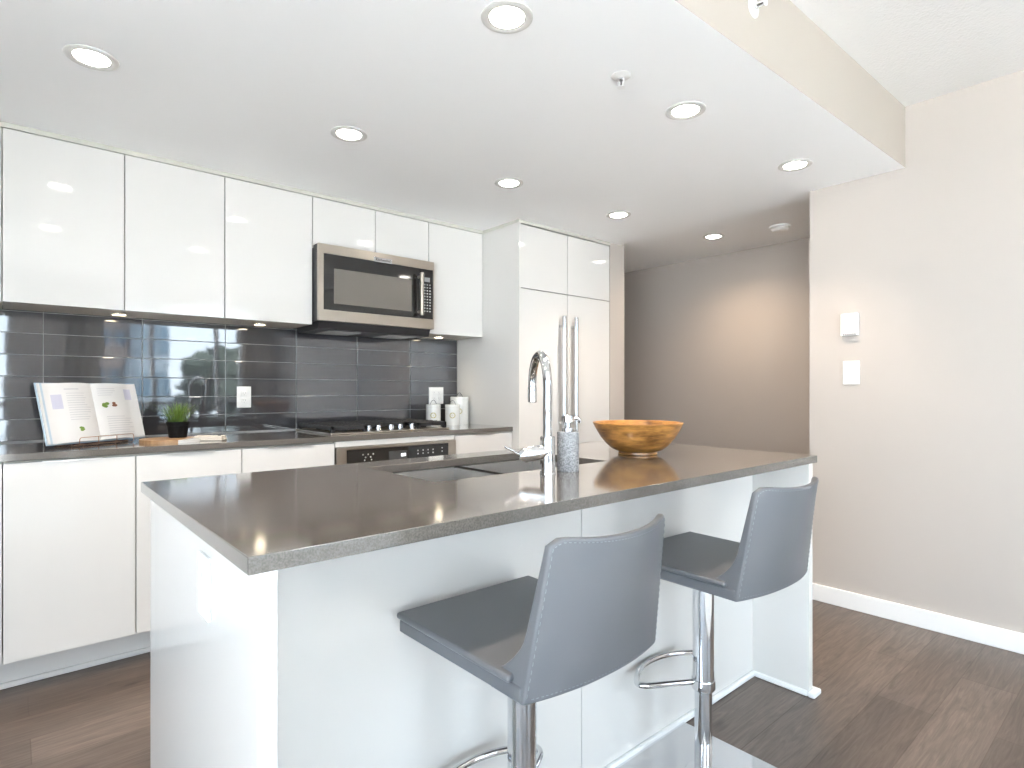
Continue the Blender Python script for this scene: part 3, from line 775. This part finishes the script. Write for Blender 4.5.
# ------------------------------------------------------------------ bar stools
def make_stool(lab, loc):
    t = thing('bar_stool', lab, 'stool', loc, group='grey leather bar stools at the island')
    zb = 0.0   # seat parts are modelled from the seat underside and lifted by their own location
    def up(o): o.location.z = SEAT; return o
    bx('base_plate', M['chrome_soft'], t, -.192, .192, -.192, .192, .0005, .0115, bev=.002, world=False)
    bm = lathe(NB(), [(0, .011), (.055, .011), (.050, .016), (.026, .020), (.0252, .03), (.0252, .30), (0, .30)], (0, 0, 0), 36); obj('column', bm, M['chrome_soft'], t, world=False)
    obj('sleeve', lathe(NB(), [(0, .262), (.0285, .262), (.031, .264), (.031, .600), (.031, .612), (0, .612)], (0, 0, 0), 40), M['chrome_soft'], t, world=False)
    up(obj('seat_mount', lathe(NB(), [(0, -.012), (.028, -.012), (.028, -.035), (.075, -.006), (.09, -.002), (.09, .001), (0, .001)], (0, 0, 0), 32), M['dark'], t, world=False))
    fz = .283
    fr_ = obj('footrest', tube(NB(), fillet([(-.012, .018, fz), (-.150, .100, fz)] + [(.232 * math.sin(a), .232 * math.cos(a) - .045, fz) for a in [R(-44 + 88 * k / 14) for k in range(15)]] + [(.150, .100, fz), (.012, .018, fz)], .022, 5), .0085, 12), M['chrome'], t, world=False)
    obj('footrest_collar', lathe(NB(), [(.0258, -.014), (.0335, -.014), (.0345, -.012), (.0345, .012), (.0335, .014), (.0258, .014)], (0, 0, fz - .002), 36), M['chrome'], fr_, world=False)
    # seat
    sh = NB(); W = .189
    box(sh, -W, W, -.203, .184, 0, .031, .006, 3)
    for v in sh.verts:
        if v.co.z < .004: v.co.x *= .985; v.co.y = v.co.y * .985
    for v in sh.verts:
        if v.co.y < 0: v.co.x *= .972
    up(obj('seat_shell', sh, M['leather'], t, world=False))
    up(obj('seat_pad', box(NB(), -W - .004, W + .003, -.18, .190, .0305, .0445, .0062, 3), M['leather'], t, world=False))
    # backrest: curved, tapering slab
    nu, nv = 20, 16; H = .282
    def surf(u, v, front):
        w = (.184 - .026 * v); x = u * w
        # rounded upper corners
        zt = H - .010 * (1 - u * u) - .017 * max(0, (abs(u) - .84) / .16) ** 2
        z = zt * v + .001
        y = -.206 - .040 * v - (.026 + .020 * v) * (1 - abs(u) ** 2.2)
        if front:
            y += .030 - .013 * v
            z1 = z - .030
            if z < .115: y += .060 * max(0, 1 - max(0, z - .03) / .085) ** 2
        return Vector((x, y, z))
    bm = NB()
    F = [[bm.verts.new(surf(-1 + 2 * i / nu, j / nv, True)) for j in range(nv + 1)] for i in range(nu + 1)]
    B = [[bm.verts.new(surf(-1 + 2 * i / nu, j / nv, False)) for j in range(nv + 1)] for i in range(nu + 1)]
    for i in range(nu):
        for j in range(nv):
            bm.faces.new((F[i][j], F[i][j + 1], F[i + 1][j + 1], F[i + 1][j])); bm.faces.new((B[i][j], B[i + 1][j], B[i + 1][j + 1], B[i][j + 1]))
        for j in (0, nv): bm.faces.new((F[i][j], F[i + 1][j], B[i + 1][j], B[i][j]))
    for j in range(nv):
        for i in (0, nu): bm.faces.new((F[i][j], F[i][j + 1], B[i][j + 1], B[i][j]))
    bmesh.ops.recalc_face_normals(bm, faces=bm.faces[:])
    es = [e for e in bm.edges if len(e.link_faces) == 2 and e.calc_face_angle() > R(50)]
    bmesh.ops.bevel(bm, geom=es, offset=.0055, segments=3, profile=.5, affect='EDGES')
    bk = up(obj('backrest', bm, M['leather'], t, world=False, smooth=50))
    bm = NB(); st = []
    def sp(u, v): q = surf(u, v, False); return q + Vector((0, -.0002, 0))
    path = [sp(-.972, j / 40) for j in range(2, 39)] + [sp(-.972 + 1.944 * i / 40, .972) for i in range(41)] + [sp(.972, 1 - j / 40) for j in range(2, 39)] + [sp(.972 - 1.944 * i / 40, .035) for i in range(41)]
    tot = 0
    dense = []
    for a, b in zip(path, path[1:]):
        L = (b - a).length; k = max(1, int(L / .0035))
        for i in range(k): dense.append(a.lerp(b, i / k))
    for i in range(0, len(dense) - 2, 2):
        a, b = dense[i], dense[i + 1]; tube(bm, [a, a.lerp(b, .5) + Vector((0, -.0005, 0)), b], .00055, 4)
    o = obj('stitching', bm, M['thread'], bk, world=False)
    return t
SEAT = .640
s1 = make_stool('nearest grey leather bar stool, in front of the island in the foreground', (.817, .911, 0))
s2 = copy_tree(s1); s2.location = (1.572, .938, 0)
s2['label'] = 'farther grey leather bar stool, near the right end of the island'
for c in s2.children:
    if c.name.split('.')[0] in ('seat_shell', 'seat_pad', 'backrest', 'seat_mount'):
        c.location = (.009, -.004, .623); c.scale = (1.035, 1.02, 1.05); c.rotation_euler.z = R(-2.5)

# ------------------------------------------------------------------ ceiling fixtures
def recessed(x, y, z, lab, tint=(1.0, .81, .63)):
    t = thing('recessed_light', lab, 'ceiling light', (x, y, z), group='round recessed ceiling lights')
    obj('trim_ring', lathe(NB(), [(.054, -.002), (.060, -.006), (.072, -.006), (.077, -.003), (.077, 0), (.054, 0)], (x, y, z), 44), M['ring'], t)
    obj('reflector', lathe(NB(), [(.050, -.0015), (.0545, -.0045), (.0545, -.0005), (.050, -.0005)], (x, y, z), 40), M['satin'], t)
    obj('lens', lathe(NB(), [(0, -.0055), (.040, -.005), (.0515, -.0025), (.0515, -.0005), (0, -.0005)], (x, y, z), 40), M['lens'], t)
    ld = bpy.data.lights.new('lamp', 'SPOT'); ld.energy = LAMP_W * (3.5 if z < 2.28 else 2.7); ld.color = tint; ld.spot_size = R(96 if z < 2.28 else 152); ld.spot_blend = 1.0; ld.shadow_soft_size = .05
    lo = bpy.data.objects.new('lamp', ld); COL.objects.link(lo); lo.parent = t; lo.location = (0, 0, -.03)
recessed(.205, 2.375, ZC, 'lit recessed ceiling light at the left, above the cookbook end of the kitchen')
recessed(1.107, 2.354, ZC, 'lit recessed ceiling light in front of the cabinets, above the aisle left of the microwave')
recessed(2.015, 2.351, ZC, 'lit recessed ceiling light nearest the cabinet beside the tall panel corner')
recessed(2.905, 2.325, ZC, 'lit recessed ceiling light in front of the refrigerator doors')
recessed(.205, 1.30, ZC, 'recessed ceiling light out of frame above the left end of the island')
recessed(1.114, 1.309, ZC, 'largest lit recessed ceiling light, cut close to the top edge of the photo')
recessed(2.021, 1.284, ZC, 'lit recessed ceiling light just right of the ceiling sprinkler')
recessed(2.917, 1.242, ZC, 'lit recessed ceiling light nearest the hall opening and the right wall')
recessed(3.93, 2.262, ZHALL, 'lit recessed ceiling light in the hall, beside the smoke detector', (1.0, .74, .50))

t = thing('smoke_detector', 'round white smoke detector on the hall ceiling', 'smoke detector', (4.035, 1.82, ZHALL))
obj('base', lathe(NB(), [(0, 0), (.068, 0), (.068, -.010), (.060, -.014), (0, -.014)], (4.035, 1.82, ZHALL), 40), M['white_pl'], t)
obj('dome', lathe(NB(), [(.058, -.013), (.056, -.024), (.045, -.034), (.020, -.037), (0, -.037)], (4.035, 1.82, ZHALL), 40), M['trimw'], t)

def sprinkler(lab, loc, axis):
    t = thing('fire_sprinkler', lab, 'sprinkler', loc)
    ax = Vector(axis); L = Vector(loc)
    obj('escutcheon', lathe(NB(), [(.008, 0), (.034, 0), (.034, .002), (.026, .007), (.012, .009), (.008, .009)], L, 32, ax), M['ring'], t)
    obj('nozzle', lathe(NB(), [(0, 0), (.009, 0), (.009, .014), (.007, .016), (0, .016)], L, 20, ax), M['chrome_soft'], t)
    rot = Vector((0, 0, 1)).rotation_difference(ax).to_matrix()
    bm = NB()
    tube(bm, [L + rot @ Vector(p) for p in ((-.010, 0, .012), (-.012, 0, .022), (-.006, 0, .036), (0, 0, .040), (.006, 0, .036), (.012, 0, .022), (.010, 0, .012))], .0022, 8)
    obj('yoke', bm, M['trimw'], t)
    obj('bulb', cyl(NB(), L + rot @ Vector((0, 0, .015)), L + rot @ Vector((0, 0, .037)), .0026, 10), M['slot'], t)
    obj('deflector', lathe(NB(), [(0, .040), (.013, .040), (.0145, .042), (.013, .0425), (0, .0425)], L, 24, ax), M['trimw'], t)
sprinkler('white fire sprinkler hanging from the kitchen ceiling', (1.627, 1.291, ZC), (0, 0, -1))
sprinkler('white fire sprinkler on the cream bulkhead face at the top of the photo', (1.868, bulk_y(1.868), 2.432), (-.022, -1, 0))

# ------------------------------------------------------------------ right wall controls
t = thing('thermostat', 'small white thermostat on the right wall above the light switch', 'thermostat', (XR, 1.146, 1.505), (0, 0, R(90)))
# local +x runs along wall, local -y... front faces the room (-x world)
bx('housing', M['white_pl'], t, -.042, .042, .0005, .024, -.058, .060, bev=.004, world=False)
bm = NB()
for k in range(7): box(bm, -.031 + k * .0095, -.026 + k * .0095, .0225, .0246, -.056, -.046, .0006)
obj('vent_slots', bm, M['slot'], t, world=False)
bx('dial_window', M['trimw'], t, -.028, .012, .0238, .0252, .026, .042, bev=.0006, world=False)
t2 = thing('light_switch', 'white rocker light switch on the right wall below the thermostat', 'light switch', (XR, 1.142, 1.252), (0, 0, R(90)))
bx('cover_plate', M['white_pl'], t2, -.040, .040, .0005, .0065, -.062, .062, bev=.002, world=False)
bx('rocker', M['trimw'], t2, -.0165, .0165, .005, .0098, -.033, .033, bev=.002, world=False)

# ------------------------------------------------------------------ behind the camera: curtains and the view through the windows (seen in reflections)
def curtain(x0, x1, lab):
    n = int((x1 - x0) / .012); f = [(x0 + (x1 - x0) * i / n, YF + .09 + .032 * math.sin(i * .62) + .01 * math.sin(i * .23)) for i in range(n + 1)]
    b = [(x, y - .006) for x, y in reversed(f)]
    tag(obj('curtain', prism(NB(), f + b, .02, 2.46), M['curtain'], smooth=60), lab, 'curtain', 'taupe curtains at the windows behind the camera')
curtain(.52, .96, 'taupe curtain behind the camera, mirrored in the tiles above the cookbook')
curtain(2.80, 3.30, 'taupe curtain behind the camera, mirrored in the tiles left of the cooktop')

tag(obj('added_bounce_rug', box(NB(), -1.9, 3.1, -2.75, -.15, .0005, .014, .005, 2), mat('pale_bounce_rug', (0.80, 0.78, 0.75), 0.95)), 'added pale rug, unseen behind the camera, bouncing daylight up to the ceiling', 'rug')  # unseen rug added to bounce window light up onto the ceiling
def facade(name, lab, x0, x1, y, z1, mm, rows, cols):
    t = thing(name, lab, 'building', ((x0 + x1) / 2, y - 6, -14))
    bx('tower', mm, t, x0, x1, y - 12, y, -14, z1)
    bm = NB()
    for r_ in range(rows):
        for c_ in range(cols):
            w = (x1 - x0) / cols; h = (z1 + 14) / rows
            box(bm, x0 + w * (c_ + .15), x0 + w * (c_ + .85), y - .05, y + .06, -14 + h * (r_ + .3), -14 + h * (r_ + .85))
    obj('glazing', bm, M['bglass'], t)
M['bglass'] = mat('tower_glass', (0.10, 0.16, 0.21), 0.2); M['bconc'] = mat('tower_concrete', (0.20, 0.25, 0.29), 0.7); M['bbrick'] = mat('tower_brick', (0.30, 0.24, 0.21), 0.8)
facade('tower_block', 'bluish tower block outside, mirrored in the tiles above the potted grass', 6.5, 8.3, -38, 14, M['bconc'], 10, 3)
facade('apartment_block', 'brown apartment block outside, mirrored in the tiles above the cookbook', 1.5, 6.4, -44, 9, M['bbrick'], 8, 5)
M['leafy'] = mat('tree_foliage', (0.028, 0.042, 0.032), 0.9); M['bark'] = mat('tree_bark', (0.08, 0.06, 0.045), 0.9)
rg = random.Random(21)
for i, (x, y, top) in enumerate(((9.6, -29, 4.0), (13.8, -36, 3.5), (17.5, -29, 2.2), (22.5, -36, 3.6), (4.0, -20, -1.0), (-3.0, -28, -.5), (-9.5, -34, 1.5), (-16, -33, 2.5))):
    t = thing('outdoor_tree', 'tree outside the windows, seen only as a reflection', 'tree', (x, y, -14), group='trees outside the windows')
    obj('trunk', cyl(NB(), (x, y, -14), (x, y, top - 3), .3, 10), M['bark'], t)
    bm = NB()
    for k in range(70):
        a = rg.uniform(0, 6.28); zz_ = rg.uniform(-9, 0); rr = 2.6 * math.sqrt(max(.05, 1 - (abs(zz_ + 4.5) / 5.5) ** 2)) * rg.random() ** .4
        r = bmesh.ops.create_icosphere(bm, subdivisions=2, radius=rg.uniform(.45, 1.0), matrix=Matrix.Translation((x + rr * math.cos(a), y + rr * math.sin(a), top + zz_ - .6)))
        for v in r['verts']: v.co += Vector((rg.uniform(-.22, .22), rg.uniform(-.22, .22), rg.uniform(-.22, .22)))
    obj('crown', bm, M['leafy'], t)
bm = prism(NB(), [(-6.5, -8.5), (6, -8.5), (6, YF - .15), (XL - .15, YF - .15), (XL - .15, 3.6), (-6.5, 3.6)], -.35, -.06)
struct('added_bounce_terrace', bm, mat('pale_bounce_paving', (0.72, 0.71, 0.69), 0.8))  # slab added outside the windows to throw sunlight up onto the ceilings
struct('ground_outside', box(NB(), -90, 80, -90, 60, -14.3, -14), mat('street_ground', (0.60, 0.60, 0.58), 0.9))
